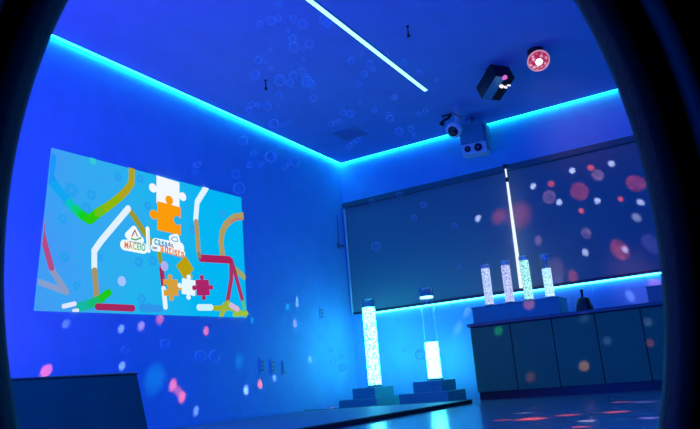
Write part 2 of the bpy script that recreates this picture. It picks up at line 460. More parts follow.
# lettering: two white stickers with coloured writing
logo = bpy.data.objects.new('lettering', None); COL.objects.link(logo); logo.parent = pic
logo.location = onwall(150, 245)-V(pic.location)
LW = 'f0fbff'
stroke([(122, 245.5), (141, 249)], 10, LW, 'white_outline', logo)
stroke([(125, 236), (131.5, 229.5), (136, 237), (129, 240)], 6, LW, 'white_outline', logo)
stroke([(128, 239), (138, 241)], 8, LW, 'white_outline', logo)
stroke([(145, 229.5), (146, 251)], 4.5, LW, 'white_outline', logo)
stroke([(153, 243.5), (166, 246), (178, 248)], 9, LW, 'white_outline', logo)
stroke([(151, 248), (165, 250), (180, 254)], 6.5, LW, 'white_outline', logo)
stroke([(169, 239), (174, 238), (176, 246)], 6.5, LW, 'white_outline', logo)
def letters(body, x, y, size, cols, sp=1.0, dz=-0.1):   # sp narrows the letters
    # letters stand upright on the wall and read towards +y
    layer[0] += 0.0006
    p = onwall(x, y); pos = 0.0
    for ch, c in zip(body, cols):
        if ch == ' ': pos += size*0.35; continue
        cu = bpy.data.curves.new('letter', 'FONT'); cu.body = ch; cu.size = size; cu.offset = size*0.025; cu.extrude = 0.0003
        tmp = bpy.data.objects.new('tmp', cu); COL.objects.link(tmp)
        dg = bpy.context.evaluated_depsgraph_get(); dg.update()
        me = bpy.data.meshes.new_from_object(tmp.evaluated_get(dg))
        bpy.data.objects.remove(tmp)
        for v in me.vertices: v.co.x *= sp
        wd = max((v.co.x for v in me.vertices), default=size*0.3)
        me.materials.clear(); me.materials.append(pcol(c))
        o = bpy.data.objects.new('letter', me)
        o.parent = logo
        o.matrix_local = Matrix.Translation(V((layer[0], p.y+pos, p.z+dz*pos))-V(pic.location)-V(logo.location)) @ Matrix(((0, 0, 1), (1, 0, 0), (0, 1, 0))).to_4x4()
        COL.objects.link(o)
        pos += wd+size*0.06
letters('MACEIÓ', 121.5, 248.5, 0.082, ['e8703c', 'e09030', 'c8a828', '58c83c', '3cb860', '34a8a0'], 0.72, 0.02)
letters('casa', 151.5, 244.8, 0.108, ['18a0c0', '18a8c8', '1098c8', '2090d0'], 0.80)
letters('do', 165, 246.5, 0.06, ['804080', '5060a0'])
letters('um', 149.5, 249.2, 0.045, ['304878', '304878'])
letters('autista', 157.5, 252.2, 0.125, ['f08040', 'e87838', 'f08840', 'e89040', 'f07848', 'f09048', 'e88038'], 0.80)
stroke([(129, 237), (132, 231), (134.5, 237)], 1.2, 'b04848', 'emblem', logo)
stroke([(128.5, 239.5), (133, 240.6), (138, 238.5)], 1.4, '48a860', 'emblem', logo)
stroke([(126, 242.2), (138, 244)], 0.8, '7898b0', 'emblem', logo)
stroke([(168, 239.5), (171, 237.5), (174, 238), (175, 242), (171, 242), (168, 239.5)], 0.8, '4890c8', 'emblem', logo)
stroke([(145, 232), (146, 250)], 0.6, 'a0c8d8', 'emblem', logo)

# ------------------------------------------------------------------ blind on the back wall
zt, zb = 2.685, 1.165
t = thing('roller_blind', 'wide dark roller blind covering the window on the back wall', 'blind', (2.0, -0.03, zb))
MB().box((0.05, -0.035, zb+0.03), (5.0, -0.030, zt-0.06)).build('fabric', M['blind'], t)
MB().box((0.035, -0.09, zt-0.07), (5.02, -0.012, zt)).build('cassette', M['cassette'], t, bevel=0.006)
MB().box((0.045, -0.045, zb), (5.0, -0.02, zb+0.03)).build('bottom_rail', M['dark_metal'], t, bevel=0.003)
MB().box((0.028, -0.05, zb), (0.05, -0.012, zt-0.07)).build('side_channel', M['white_plastic'], t, bevel=0.003)
t = thing('light_strip', 'white light strip glowing under the bottom edge of the blind', 'led strip', (2.5, -0.02, zb-0.03))
MB().box((0.25, -0.030, zb-0.020), (5.0, -0.008, zb-0.004)).build('diffuser', M['sill'], t)
MB().box((0.25, -0.034, zb-0.004), (5.0, -0.0005, zb-0.001)).build('channel', M['grey_plastic'], t)
p = hit(338, 246, 0, 0.0)
t = thing('blind_chain', 'small dark chain holder on the left wall beside the blind', 'blind chain', (0.0, p.y, p.z-0.05))
MB().box((0.0, p.y-0.03, p.z-0.035), (0.03, p.y+0.03, p.z+0.035)).build('holder', M['grey_plastic'], t, bevel=0.006)
MB().tube((0.012, p.y, p.z+0.03), (0.012, p.y+0.02, 2.5), 0.004, n=6).tube((0.03, p.y+0.03, p.z+0.01), (0.034, p.y+0.10, p.z), 0.009, n=8).build('cord', M['dark_metal'], t)
p0 = hit(505.5, 169, 1, -0.135); p1 = hit(521.5, 288, 1, -0.135)
t = thing('light_rope', 'thin white glowing light rope hanging down the middle of the blind', 'light rope', (p1.x, -0.135, p1.z))
pm = p0.lerp(p1, 0.075); pn = p0.lerp(p1, 0.115)
MB().tube(p0, pm, 0.010, n=10).tube(pn, p1, 0.014, 0.024, n=12).build('glowing_rope', M['cord'], t)
MB().tube(pm, pn, 0.017, n=12).build('connector', M['black'], t)
MB().box((p0.x-0.02, -0.15, zt-0.03), (p0.x+0.02, -0.091, zt-0.005)).build('hook', M['dark_metal'], t)

# ------------------------------------------------------------------ bubble tubes on plinths
WHITEW = water('bright_bubbling_water', (0.09, 0.95, 1.0), (0.0, 0.03, 0.06), 12.5, 46, 0.42, 0.52)
WHITEW2 = water('bright_bubbling_water_low', (0.09, 0.95, 1.0), (0.02, 0.1, 0.2), 11.5, 46, 0.30, 0.45)
def boxy(name, label, x0, x1, w2, y0, y1, h1, h2, gx):
    t = thing(name, label, 'plinth', ((x0+x1)/2, (y0+y1)/2, 0.0), 'stepped plinths under the bubble tubes')
    MB().box((x0, y0, 0.0), (x1, y1, h1)).build('lower_step', M['plinth'], t, bevel=0.006)
    MB().box((gx-w2/2, y0+0.10, h1+0.0005), (gx+w2/2, y1-0.02, h2)).build('upper_step', M['plinth'], t, bevel=0.006)
def bubble_tube(label, cx, cy, z0, z1, zw, r, wm, capz, capm, group):
    t = thing('bubble_tube', label, 'bubble tube', (cx, cy, z0), group)
    MB().lathe([(r*1.12, z0), (r*1.15, z0+0.01), (r*1.12, z0+0.02), (r*0.98, z0+0.024), (0, z0+0.024)], (cx, cy, 0)).build('base_ring', M['grey_plastic'], t)
    MB().tube((cx, cy, z0+0.025), (cx, cy, zw), r*0.93, n=32).build('bubbling_water', wm, t)
    MB().lathe([(r, z0+0.02), (r, z1-0.001)], (cx, cy, 0), 32).build('clear_tube', M['acrylic'], t)
    MB().lathe([(r*1.02, capz), (r*1.03, z1), (r*0.95, z1+0.008), (0, z1+0.008)], (cx, cy, 0), 32).build('cap', capm, t)
    return t
G1 = 'tall bubble tubes standing on the floor plinths'
boxy('stepped_plinth', 'two-step dark plinth in the room corner under the fullest tall bubble tube', 0.245, 0.75, 0.30, -0.88, -0.28, 0.105, 0.225, 0.53)
bubble_tube('tall bubble tube in the corner, bright white to near its top, on a stepped plinth', 0.565, -0.55, 0.2255, 1.265, 1.165, 0.083, WHITEW, 1.17, M['acrylic_cap'], G1)
boxy('stepped_plinth', 'wide two-step dark plinth between the corner tube and the cabinets', 0.985, 1.58, 0.36, -0.78, -0.26, 0.125, 0.245, 1.30)
tb = bubble_tube('tall bubble tube left of the cabinets, glowing only in its lower half', 1.325, -0.5, 0.2455, 1.30, 0.675, 0.083, WHITEW2, 1.205, M['acrylic_cap'], G1)
MB().tube((1.325, -0.5, 1.185), (1.325, -0.5, 1.203), 0.078, n=32).build('lit_disc', emission('lit_disc', (0.2, 0.6, 1.0), 4), tb)

# ------------------------------------------------------------------ cabinets
CY = -0.70
xs = [1.885, 2.335, 2.775, 3.205, 3.635, 4.07, 4.50]
words = ['leftmost cabinet, its door end nearest the bubble tube plinths', 'second cabinet from the left end of the row', 'middle cabinet under the right end of the low box',
         'cabinet under the black bell-shaped bottle', 'fifth cabinet from the left, cut off by the dark rim', 'cabinet hidden behind the dark rim']
ct = 0.775
for i in range(6):
    a, b = xs[i], xs[i+1]
    t = thing('base_cabinet', ('teal-grey handleless ' + words[i]), 'cabinet', ((a+b)/2, -0.36, 0.0), 'base cabinets along the back wall')
    MB().box((a+0.001, CY+0.02, 0.09), (b-0.001, -0.013, ct)).build('body', M['cab_body'], t)
    MB().box((a+0.001, CY+0.06, 0.0), (b-0.001, CY+0.08, 0.089)).build('toe_kick', M['black'], t)
    MB().box((a+0.005, CY, 0.085), (b-0.005, CY+0.019, ct-0.012)).build('door', M['cabinet'], t, bevel=0.002)
tag(MB().box((xs[0]-0.02, CY-0.025, ct+0.001), (xs[-1]+0.02, -0.013, ct+0.036)).build('worktop', M['worktop'], bevel=0.003),
    'long dark worktop lying over the row of cabinets', 'worktop')
TZ = ct+0.037

# long low box and its four small bubble tubes
t = thing('display_box', 'long low blue-grey box on the worktop under four small bubble tubes', 'box', (2.35, -0.42, TZ))
MB().box((1.90, -0.60, TZ), (2.86, -0.24, 0.985)).build('body', M['plinth'], t, bevel=0.006)
MB().box((1.895, -0.605, 0.9855), (2.865, -0.235, 0.995)).build('lid', M['plinth'], t, bevel=0.003)
BZ = 0.9955
lav = water('lavender_bubbling_water', (0.62, 0.74, 1.0), (0.10, 0.20, 0.62), 1.15, 70, 0.38, 0.56)
lav2 = water('violet_bubbling_water', (0.66, 0.72, 1.0), (0.12, 0.16, 0.55), 1.1, 75, 0.38, 0.57)
grn = water('green_bubbling_water', (0.50, 1.0, 0.95), (0.02, 0.30, 0.38), 1.15, 70, 0.38, 0.54)
blu = water('cyan_bubbling_water', (0.62, 0.92, 1.0), (0.03, 0.35, 0.85), 1.25, 70, 0.38, 0.54)
G2 = 'small bubble tubes on the low box'
capw = clear('frosted_cap', tint=(0.6, 0.7, 0.9), gloss=(0.8, 0.9, 1.0), lo=0.35, hi=0.8, power=1.5, rough=0.3)
bubble_tube('first small bubble tube from the left on the low box, pale lavender', 2.052, -0.42, BZ, 1.47, 1.43, 0.052, lav, 1.435, capw, G2)
bubble_tube('second small bubble tube from the left on the low box, violet-tinged', 2.288, -0.42, BZ, 1.475, 1.43, 0.052, lav2, 1.435, capw, G2)
bubble_tube('third small bubble tube from the left, greenish, in front of the light rope', 2.505, -0.42, BZ, 1.495, 1.45, 0.052, grn, 1.455, capw, G2)
bubble_tube('rightmost small bubble tube on the low box, its top third clear blue', 2.735, -0.42, BZ, 1.475, 1.325, 0.052, blu, 1.435, capw, G2)

# black bell-shaped bottle under a faint glass dome
b0 = hit(584, 303, 1, -0.6); bxx = b0.x
t = thing('bell_bottle', 'small black bell-shaped bottle with a thin neck on the worktop', 'bottle', (bxx, -0.6, TZ))
MB().lathe([(0, TZ), (0.082, TZ), (0.086, TZ+0.01), (0.080, TZ+0.05), (0.066, TZ+0.115), (0.052, TZ+0.130), (0.018, TZ+0.137), (0.014, TZ+0.145)], (bxx, -0.6, 0)).build('body', M['black'], t)
MB().lathe([(0.014, TZ+0.140), (0.013, TZ+0.185), (0.017, TZ+0.190), (0.017, TZ+0.215), (0.010, TZ+0.222), (0, TZ+0.222)], (bxx-0.005, -0.6, 0), 16).build('neck', M['black'], t)
mb = MB()
mb.lathe([(0.112, TZ), (0.112, TZ+0.16), (0.106, TZ+0.205), (0.085, TZ+0.24), (0.055, TZ+0.262), (0, TZ+0.27)], (bxx, -0.6, 0), 28)
tag(mb.build('glass_dome', clear('dome_glass', gloss=(0.7, 0.85, 1.0), lo=0.01, hi=0.5, power=4)), 'faint clear glass dome over the black bell-shaped bottle', 'glass dome')
b1 = hit(654, 290, 1, -0.4)
t = thing('storage_box', 'small purple-lit box at the right end of the worktop beside the dark rim', 'box', (b1.x+0.02, -0.4, TZ))
MB().box((b1.x-0.06, -0.48, TZ), (b1.x+0.12, -0.30, TZ+0.155)).build('body', M['grey_plastic'], t, bevel=0.006)
MB().box((b1.x-0.065, -0.485, TZ+0.1555), (b1.x+0.125, -0.295, TZ+0.175)).build('lid', M['plinth'], t, bevel=0.004)

# ------------------------------------------------------------------ floor mat and dark padded block
mt_ = thing('floor_mat', 'large blue textured floor mat with a black edge lying along the left wall', 'mat', (1.0, -4.0, 0.0))
MB().box((0.02, -8.4, 0.0005), (1.96, -1.27, 0.032)).build('mat_body', M['mat'], mt_, bevel=0.006)
MB().box((1.961, -8.4, 0.0005), (2.02, -1.22, 0.036)).box((0.02, -1.269, 0.0005), (1.96, -1.22, 0.036)).build('edge_border', M['mat_edge'], mt_, bevel=0.006)
A = CAM+ray(137, 372)*3.3
d = ray(12, 378); B = CAM+d*((A.z-CAM.z)/d.z)
Ab = CAM+ray(147, 429)*3.3; Ab = V((A.x+0.0, Ab.y, Ab.z))
ax_ = (B-A).normalized(); nrm = V((ax_.y, -ax_.x, 0)).normalized()
if nrm.x > 0: nrm = -nrm
L_ = 1.0
slope = (Ab-A); kz = (0.037-A.z)/slope.z; Abot = A+slope*kz; Abot.z = 0.037
Bt = A+ax_*L_; Bb = V((Bt.x, Bt.y, 0.037))
t = thing('padded_block', 'dark navy padded block with a slanting end standing on the mat', 'padded seat', (A.x-0.2, A.y-0.4, 0.037))
MB().prism([A, Abot, Bb, Bt], nrm*0.55).build('cushion', M['foam_cover'], t, bevel=0.012)
MB().path([A-V((0, 0, 0.008))+V((0.002, 0, 0)), Bt-V((0, 0, 0.008))+V((0.002, 0, 0))], 0.004).build('seam', M['dark_metal'], t)

# ------------------------------------------------------------------ wall sockets and switches
def plate(label, x, y, w_, h_, slots, name='wall_socket', cat='socket', group=None):
    p = hit(x, y, 0, 0.0)
    t = thing(name, label, cat, (0.0, p.y, p.z-h_/2), group)
    MB().box((0.0, p.y-w_/2, p.z-h_/2), (0.008, p.y+w_/2, p.z+h_/2)).build('face_plate', M['wall'], t, bevel=0.002)
    for dy, dz, sy, sz in slots:
        MB().box((0.0065, p.y+dy-sy/2, p.z+dz-sz/2), (0.012, p.y+dy+sy/2, p.z+dz+sz/2)).build('module', M['grey_plastic'], t)
three = [(-0.0, 0.042, 0.05, 0.028), (0.0, 0.0, 0.05, 0.028), (0.0, -0.042, 0.05, 0.028)]
GS = 'row of three sockets low on the left wall'
plate('left one of three sockets low on the left wall', 262, 366, 0.09, 0.16, three, group=GS)
plate('middle one of three sockets low on the left wall', 272.5, 366.5, 0.09, 0.16, three, group=GS)
plate('right one of three sockets low on the left wall, a narrow plate', 283.5, 367.5, 0.06, 0.16, [(-0.015, 0.0, 0.02, 0.12), (0.01, -0.055, 0.03, 0.02)], group=GS)
plate('light switch on the left wall above the glow of the corner bubble tube', 321.5, 313.5, 0.09, 0.15, three, 'light_switch', 'switch')

# ------------------------------------------------------------------ ceiling fittings
def sprinkler(label, x, y):
    p = hit(x, y, 2, H)
    t = thing('sprinkler_head', label, 'sprinkler', (p.x, p.y, H-0.10), 'small dark fittings hanging from the ceiling')
    MB().lathe([(0.014, H-0.001), (0.013, H-0.012), (0.006, H-0.014)], (p.x, p.y, 0), 16).build('rosette', M['dark_metal'], t)
    MB().tube((p.x, p.y, H-0.012), (p.x, p.y, H-0.075), 0.006, n=10).build('stem', M['dark_metal'], t)
    MB().lathe([(0, H-0.112), (0.013, H-0.108), (0.014, H-0.09), (0.007, H-0.07)], (p.x, p.y, 0), 14).build('deflector', M['black'], t)
sprinkler('small dark sprinkler head on the ceiling left of the light bar', 265.5, 80)
sprinkler('small dark sprinkler head on the ceiling right of the light bar', 407.5, 26)
p = hit(350, 133.5, 2, H)
t = thing('ceiling_vent', 'faint grey ceiling vent near the room corner', 'vent', (p.x, p.y, H-0.01))
VM = mat('vent_grey', (0.14, 0.32, 0.55), 0.7)
MB().box((p.x-0.17, p.y-0.17, H-0.006), (p.x+0.17, p.y+0.17, H-0.0005)).build('frame', VM, t, bevel=0.002)
mb = MB()
for k in range(7): mb.box((p.x-0.14, p.y-0.135+k*0.042, H-0.010), (p.x+0.14, p.y-0.117+k*0.042, H-0.0065))
mb.build('slats', VM, t)

# pink ceiling spot lamp
p = hit(535, 50, 2, H)
t = thing('party_spotlight', 'round black ceiling spotlight glowing pink and white', 'spotlight', (p.x, p.y, H-0.2))
MB().tube((p.x, p.y, H-0.001), (p.x, p.y, H-0.03), 0.075, n=24).build('base', M['black'], t)
c = V((p.x+0.02, p.y-0.03, H-0.125)); ax = (CAM-c).normalized(); ax = (ax+V((0.15, 0.1, -0.5))).normalized()
MB().tube((p.x, p.y, H-0.03), c, 0.02, n=12).build('arm', M['black'], t)
Mx = ax.to_track_quat('Z', 'Y').to_matrix()
MB().lathe([(0.05, -0.09), (0.085, -0.06), (0.105, -0.01), (0.108, 0.02), (0.098, 0.022)], c, 28, Mx).build('housing', M['black'], t)
def lensmat():
    mt = bpy.data.materials.new('pink_lens'); mt.use_nodes = True
    nt = mt.node_tree; nt.nodes.clear(); L = nt.links.new
    tc = nt.nodes.new('ShaderNodeTexCoord'); v = nt.nodes.new('ShaderNodeTexVoronoi'); v.inputs['Scale'].default_value = 28
    r = nt.nodes.new('ShaderNodeValToRGB'); r.color_ramp.elements[0].color = (1.0, 0.55, 0.75, 1); r.color_ramp.elements[1].color = (0.42, 0.02, 0.12, 1)
    r.color_ramp.elements[0].position = 0.1; r.color_ramp.elements[1].position = 0.6
    e = nt.nodes.new('ShaderNodeEmission'); e.inputs[1].default_value = 0.95; o = nt.nodes.new('ShaderNodeOutputMaterial')
    L(tc.outputs['Object'], v.inputs['Vector']); L(v.outputs['Distance'], r.inputs['Fac']); L(r.outputs['Color'], e.inputs[0]); L(e.outputs[0], o.inputs[0])
    return mt
MB().lathe([(0.097, 0.015), (0.080, 0.035), (0.045, 0.050), (0, 0.055)], c, 28, Mx).build('lens', lensmat(), t)
MB().lathe([(0.098, 0.012), (0.108, 0.016), (0.106, 0.028), (0.096, 0.026)], c, 28, Mx).build('lens_ring', emission('pink_ring', (0.75, 0.35, 0.60), 0.8), t)
MB().lathe([(0.034, 0.050), (0.030, 0.060), (0, 0.066)], c, 20, Mx).build('bulb', emission('white_bulb', (1.0, 0.85, 0.95), 2.5), t)
SPOTL = c+ax*0.12

# black boxy effect projector
p = hit(492, 70, 2, H)
t = thing('effect_projector', 'black boxy effect projector with small lit lenses hanging from the ceiling', 'projector', (p.x, p.y, H-0.3))
cc = V((p.x+0.01, p.y-0.02, H-0.165))
Rm = Matrix.Rotation(math.radians(54), 4, 'Z') @ Matrix.Rotation(math.radians(-24), 4, 'X')
MM = Matrix.Translation(cc) @ Rm
MB().box((-0.115, -0.17, -0.085), (0.115, 0.14, 0.085), MM).build('body', M['black'], t, bevel=0.008)
MB().box((-0.112, -0.16, -0.0875), (0.0, 0.13, -0.0855), MM).build('side_panel', M['teal_plastic'], t)
MB().box((0.1155, -0.16, -0.07), (0.118, 0.10, 0.07), MM).build('front_panel', M['cab_body'], t)
MB().box((-0.02, -0.02, 0.085), (0.02, 0.02, 0.16), MM).box((cc.x-0.05, cc.y-0.05, H-0.012), (cc.x+0.05, cc.y+0.05, H-0.001)).build('bracket', M['black'], t)
for px, py, r, cl in ((502, 86.5, 0.018, (1.0, 0.75, 0.8)), (506.5, 87.5, 0.012, (0.85, 0.75, 1.0)), (510, 85.5, 0.009, (0.8, 0.8, 1.0)), (505.5, 77, 0.022, (0.55, 0.12, 0.5))):
    q = CAM+ray(px, py)*((cc-CAM).dot(fw)-0.19)
    MB().tube(q+(cc-q).normalized()*0.035, q, r*0.9, r, 14).build('lens', emission('effect_lens', cl, 1.3), t)
EFF = V((p.x+0.02, p.y-0.05, H-0.34))

# white twin-eyed box hanging near the back wall
c = CAM+ray(475, 143)*((V((2.1, -0.42, 3.1))-CAM).dot(fw))
t = thing('speaker_box', 'white box with two black round eyes hanging below the ceiling before the cyan strip', 'speaker', (c.x, c.y, c.z-0.16))
Rz = Matrix.Translation(c) @ Matrix.Rotation(math.radians(10), 4, 'Z') @ Matrix.Rotation(math.radians(8), 4, 'X')
MB().box((-0.15, -0.13, -0.02), (0.14, 0.12, 0.23), Rz).build('housing', M['plinth'], t, bevel=0.012)
MB().box((-0.145, -0.145, -0.155), (0.145, 0.09, -0.021), Rz).build('lower_body', M['white_plastic'], t, bevel=0.010)
MB().box((0.1455, -0.12, -0.10), (0.18, 0.12, 0.19), Rz).build('side_cover', M['teal_plastic'], t, bevel=0.010)
for ex, er in ((-0.075, 0.036), (0.050, 0.046)):
    a = Rz @ V((ex, -0.146, -0.085)); b = Rz @ V((ex, -0.160, -0.085))
    o = MB().tube(a, b, er, n=24).build('eye', M['black_gloss'], t)
    a = Rz @ V((ex, -0.1605, -0.085)); b = Rz @ V((ex, -0.165, -0.085))
    MB().tube(a, b, er*0.3, n=16).build('eye_centre', M['grey_plastic'], t)
MB().tube(Rz @ V((0, 0, 0.23)), V((c.x, c.y, H-0.001)), 0.025, n=12).build('mount', M['grey_plastic'], t)
c2 = CAM+ray(454, 130)*((c-CAM).dot(fw)-0.36)
t = thing('dome_camera', 'round white camera with a black oval lens left of the twin-eyed box', 'camera', (c2.x, c2.y, c2.z-0.1))
axd = ((CAM-c2).normalized()+V((-0.5, 0.1, -0.35))).normalized(); Mx = axd.to_track_quat('Z', 'Y').to_matrix()
MB().lathe([(0, -0.10), (0.06, -0.08), (0.092, -0.03), (0.092, 0.02), (0.075, 0.03), (0, 0.03)], c2, 26, Mx).build('housing', M['white_plastic'], t)
MB().lathe([(0.062, 0.031), (0.058, 0.045), (0, 0.05)], c2, 24, Mx).build('lens', M['black_gloss'], t)
MB().tube(c2+V((0.03, 0.02, 0.05)), V((c2.x+0.06, c2.y+0.03, H-0.001)), 0.022, n=12).build('mount', M['white_plastic'], t)
MB().box((-0.012, -0.16, -0.01), (0.012, 0.02, 0.01), Matrix.Translation(c2+V((0.14, -0.06, 0.09))) @ Matrix.Rotation(-0.9, 4, 'Z') @ Matrix.Rotation(-0.5, 4, 'X')).build('antenna', M['grey_plastic'], t)
p = hit(446, 115, 2, H)
t = thing('ceiling_hook', 'small dark bracket on the ceiling beside the round camera', 'bracket', (p.x, p.y, H-0.12))
MB().box((p.x-0.05, p.y-0.02, H-0.012), (p.x+0.09, p.y+0.02, H-0.001)).build('plate', M['dark_metal'], t)
MB().path([(p.x+0.06, p.y, H-0.012), (p.x+0.03, p.y-0.02, H-0.06), (p.x-0.02, p.y-0.04, H-0.075), (p.x-0.05, p.y-0.05, H-0.115)], 0.016, 10).build('arm', M['black'], t)
MB().tube((p.x-0.06, p.y-0.05, H-0.13), (p.x-0.03, p.y-0.05, H-0.10), 0.028, n=14).build('clamp', M['black'], t)

# ------------------------------------------------------------------ light effects thrown by the two ceiling projectors and an added rear source
def gobo(name, loc, power, spots):
    d = bpy.data.lights.new(name, 'POINT'); d.shadow_soft_size = 0.004; d.energy = power; d.color = (1, 1, 1)
    d.use_nodes = True; nt = d.node_tree; L = nt.links.new
    em = nt.nodes['Emission']
    g = nt.nodes.new('ShaderNodeNewGeometry')
    nz = nt.nodes.new('ShaderNodeTexNoise'); nz.inputs['Scale'].default_value = 55; L(g.outputs['Incoming'], nz.inputs['Vector'])
    pr = nt.nodes.new('ShaderNodeMapRange'); pr.inputs['From Min'].default_value = 0.35; pr.inputs['From Max'].default_value = 0.62; pr.inputs['To Min'].default_value = 0.25
    L(nz.outputs['Fac'], pr.inputs['Value'])
    acc = None
    for tgt, rad, colr, soft, noisy in spots:
        v = (tgt-V(loc)); dist = v.length; v.normalize()
        ds = nt.nodes.new('ShaderNodeVectorMath'); ds.operation = 'DISTANCE'; ds.inputs[1].default_value = v
        L(g.outputs['Incoming'], ds.inputs[0])
        mr = nt.nodes.new('ShaderNodeMapRange'); mr.interpolation_type = 'SMOOTHSTEP'
        a = rad/dist
        a *= 0.85
        mr.inputs['From Min'].default_value = a*(1+soft); mr.inputs['From Max'].default_value = a*(1-soft)
        L(ds.outputs['Value'], mr.inputs['Value'])
        val = mr.outputs['Result']
        if noisy:
            mm = nt.nodes.new('ShaderNodeMath'); mm.operation = 'MULTIPLY'; L(val, mm.inputs[0]); L(pr.outputs['Result'], mm.inputs[1]); val = mm.outputs[0]
        ma = nt.nodes.new('ShaderNodeVectorMath'); ma.operation = 'MULTIPLY_ADD'
        ma.inputs[1].default_value = [c_*dist*dist for c_ in colr]
        L(val, ma.inputs[0])
        if acc is not None: L(acc, ma.inputs[2])
        else: ma.inputs[2].default_value = (0, 0, 0)
        acc = ma.outputs[0]
    L(acc, em.inputs['Color']); em.inputs['Strength'].default_value = 1.0
    o = bpy.data.objects.new(name, d); o.location = loc; COL.objects.link(o)
RED = (1.6, 0.14, 0.0); WHT = (0.92, 0.82, 1.1); PNK = (0.9, 0.35, 0.5); VIO = (0.45, 0.3, 1.0); GRN = (0.1, 1.0, 0.2); TEA = (0.0, 0.5, 0.35)
surf = {'B': (1, -0.04), 'L': (0, 0.0), 'F': (2, 0.0), 'C': (1, CY), 'W': (1, 0.0), 'X': (1, -0.6)}
def sp(lst, src):
    out = []
    for k, x, y, r, colr, s_, soft, noisy in lst:
        a, v = surf[k]; t_ = hit(x, y, a, v)
        dep = (t_-CAM).dot(fw)
        out.append((t_, r*dep/FPX, [c_*s_ for c_ in colr], soft, noisy))
    return out
eff = [('B', x, y, 3.2, WHT, 3.2, 0.4, 0) for x, y in ((478, 218), (533, 186), (559, 202), (572, 170.5), (597, 200.5), (611, 163.5), (640, 202), (585, 252))]
eff += [('B', 636, 217, 4, WHT, 1.4, 0.4, 0), ('B', 514, 239, 3, VIO, 1.6, 0.5, 0), ('B', 624.5, 249, 3, WHT, 2.8, 0.4, 0)]
eff += [('B', 551, 183.5, 3.6, RED, 1.5, 0.4, 0), ('B', 590.5, 167.5, 3.4, RED, 2.2, 0.4, 0), ('B', 581, 210.5, 2.6, RED, 2.6, 0.4, 0), ('B', 620, 198.5, 2.6, RED, 2.6, 0.4, 0), ('B', 538, 240, 4.2, PNK, 1.0, 0.4, 0), ('B', 572.5, 276, 5, RED, 1.0, 0.5, 0)]
eff += [('B', 579, 191, 10, RED, 1.0, 0.12, 1), ('B', 549, 196.5, 7.5, PNK, 1.1, 0.15, 1), ('B', 597.5, 175, 6.5, PNK, 1.6, 0.15, 1), ('B', 635, 183, 9, RED, 1.3, 0.15, 1), ('B', 619, 249, 9, RED, 1.5, 0.2, 1),
        ('B', 586, 232.5, 5, PNK, 1.4, 0.3, 1), ('B', 519, 215, 12, RED, 0.6, 0.6, 0), ('B', 499, 216, 7, RED, 0.7, 0.6, 0), ('B', 556, 269, 9, PNK, 0.5, 0.5, 0), ('B', 650, 243, 8, VIO, 0.8, 0.4, 1)]
eff += [('W', 585, 125, 45, (0.9, 0.3, 0.2), 0.16, 0.9, 0), ('W', 640, 287, 24, PNK, 0.3, 0.8, 0), ('W', 655, 284, 6, RED, 1.2, 0.5, 0), ('W', 467, 312, 3.5, WHT, 0.6, 0.5, 0), ('W', 458, 328, 4.5, WHT, 0.5, 0.5, 0), ('W', 630, 296, 4, WHT, 0.8, 0.5, 0), ('W', 560, 285, 5, VIO, 0.7, 0.5, 0)]
eff += [('F', x, y, r*3.2, c_, s_*1.6, 0.5, 0) for x, y, r, c_, s_ in ((531, 419, 5, RED, 3.0), (568, 415, 4, RED, 1.6), (616, 412, 4, RED, 2.2), (587, 421, 3, WHT, 1.8), (649, 418, 3, VIO, 2.6), (622, 402, 3, RED, 1.4), (644, 402, 4, VIO, 1.2), (503, 420, 3, RED, 1.2), (524, 413, 3, WHT, 0.8), (581, 427, 3, RED, 1.6), (455, 424, 5, WHT, 0.0))]
rear = [('C', 498.5, 331, 4.5, GRN, 0.9, 0.6, 0), ('C', 530.5, 377, 5, RED, 0.9, 0.5, 0), ('C', 584, 366, 5.5, (1.6, 0.22, 0.05), 2.0, 0.3, 0), ('C', 607, 341, 4.2, VIO, 0.7, 0.6, 0), ('C', 648, 322, 4.2, VIO, 0.8, 0.6, 0), ('C', 650, 343, 4, RED, 0.8, 0.5, 0),
        ('X', 529, 304, 6, RED, 1.6, 0.4, 0), ('C', 584, 318, 5, VIO, 0.4, 0.6, 0)]
REAR = V((4.6, -6.9, 2.9))
gobo('added_rear_spots', REAR, 34.0, sp(rear, REAR))  # unseen source added so spots on cabinets and low box come out round
gobo('effect_light', EFF, 34.0, sp(eff, EFF))
lef = [('L', 121, 329, 4, WHT, 0.55, 0.4, 0), ('L', 141, 326, 4.5, PNK, 0.9, 0.4, 0), ('L', 160, 319, 5, RED, 0.9, 0.5, 0), ('L', 206, 331, 4.2, RED, 1.3, 0.4, 0), ('L', 122, 366, 4, WHT, 0.60, 0.4, 0), ('L', 46, 371, 6, RED, 1.6, 0.3, 0),
       ('L', 173, 385, 5.5, RED, 1.6, 0.4, 0), ('L', 182, 397, 5, RED, 1.7, 0.4, 0), ('L', 178, 391, 4, RED, 1.0, 0.5, 0), ('L', 196, 411, 4, WHT, 0.60, 0.4, 0), ('L', 155, 379, 13, TEA, 0.30, 0.5, 0), ('L', 246, 390, 4, WHT, 1.1, 0.4, 0),
       ('L', 260, 384, 4, RED, 2.0, 0.3, 0), ('L', 274.5, 378, 3.2, WHT, 0.50, 0.4, 0), ('L', 332, 411, 2.6, RED, 1.8, 0.3, 0), ('L', 295, 323.5, 4, PNK, 0.9, 0.3, 0), ('L', 297, 304, 3, WHT, 0.60, 0.4, 0), ('L', 297, 299, 2.4, WHT, 0.60, 0.4, 0), ('L', 287.5, 307, 3, TEA, 0.9, 0.5, 0),
       ('L', 252, 320, 3, TEA, 0.7, 0.5, 0), ('L', 310, 359.5, 3.5, WHT, 0.40, 0.4, 0), ('L', 239, 361, 6, TEA, 0.3, 0.6, 0), ('L', 66, 324, 4, WHT, 0.3, 0.5, 0)]
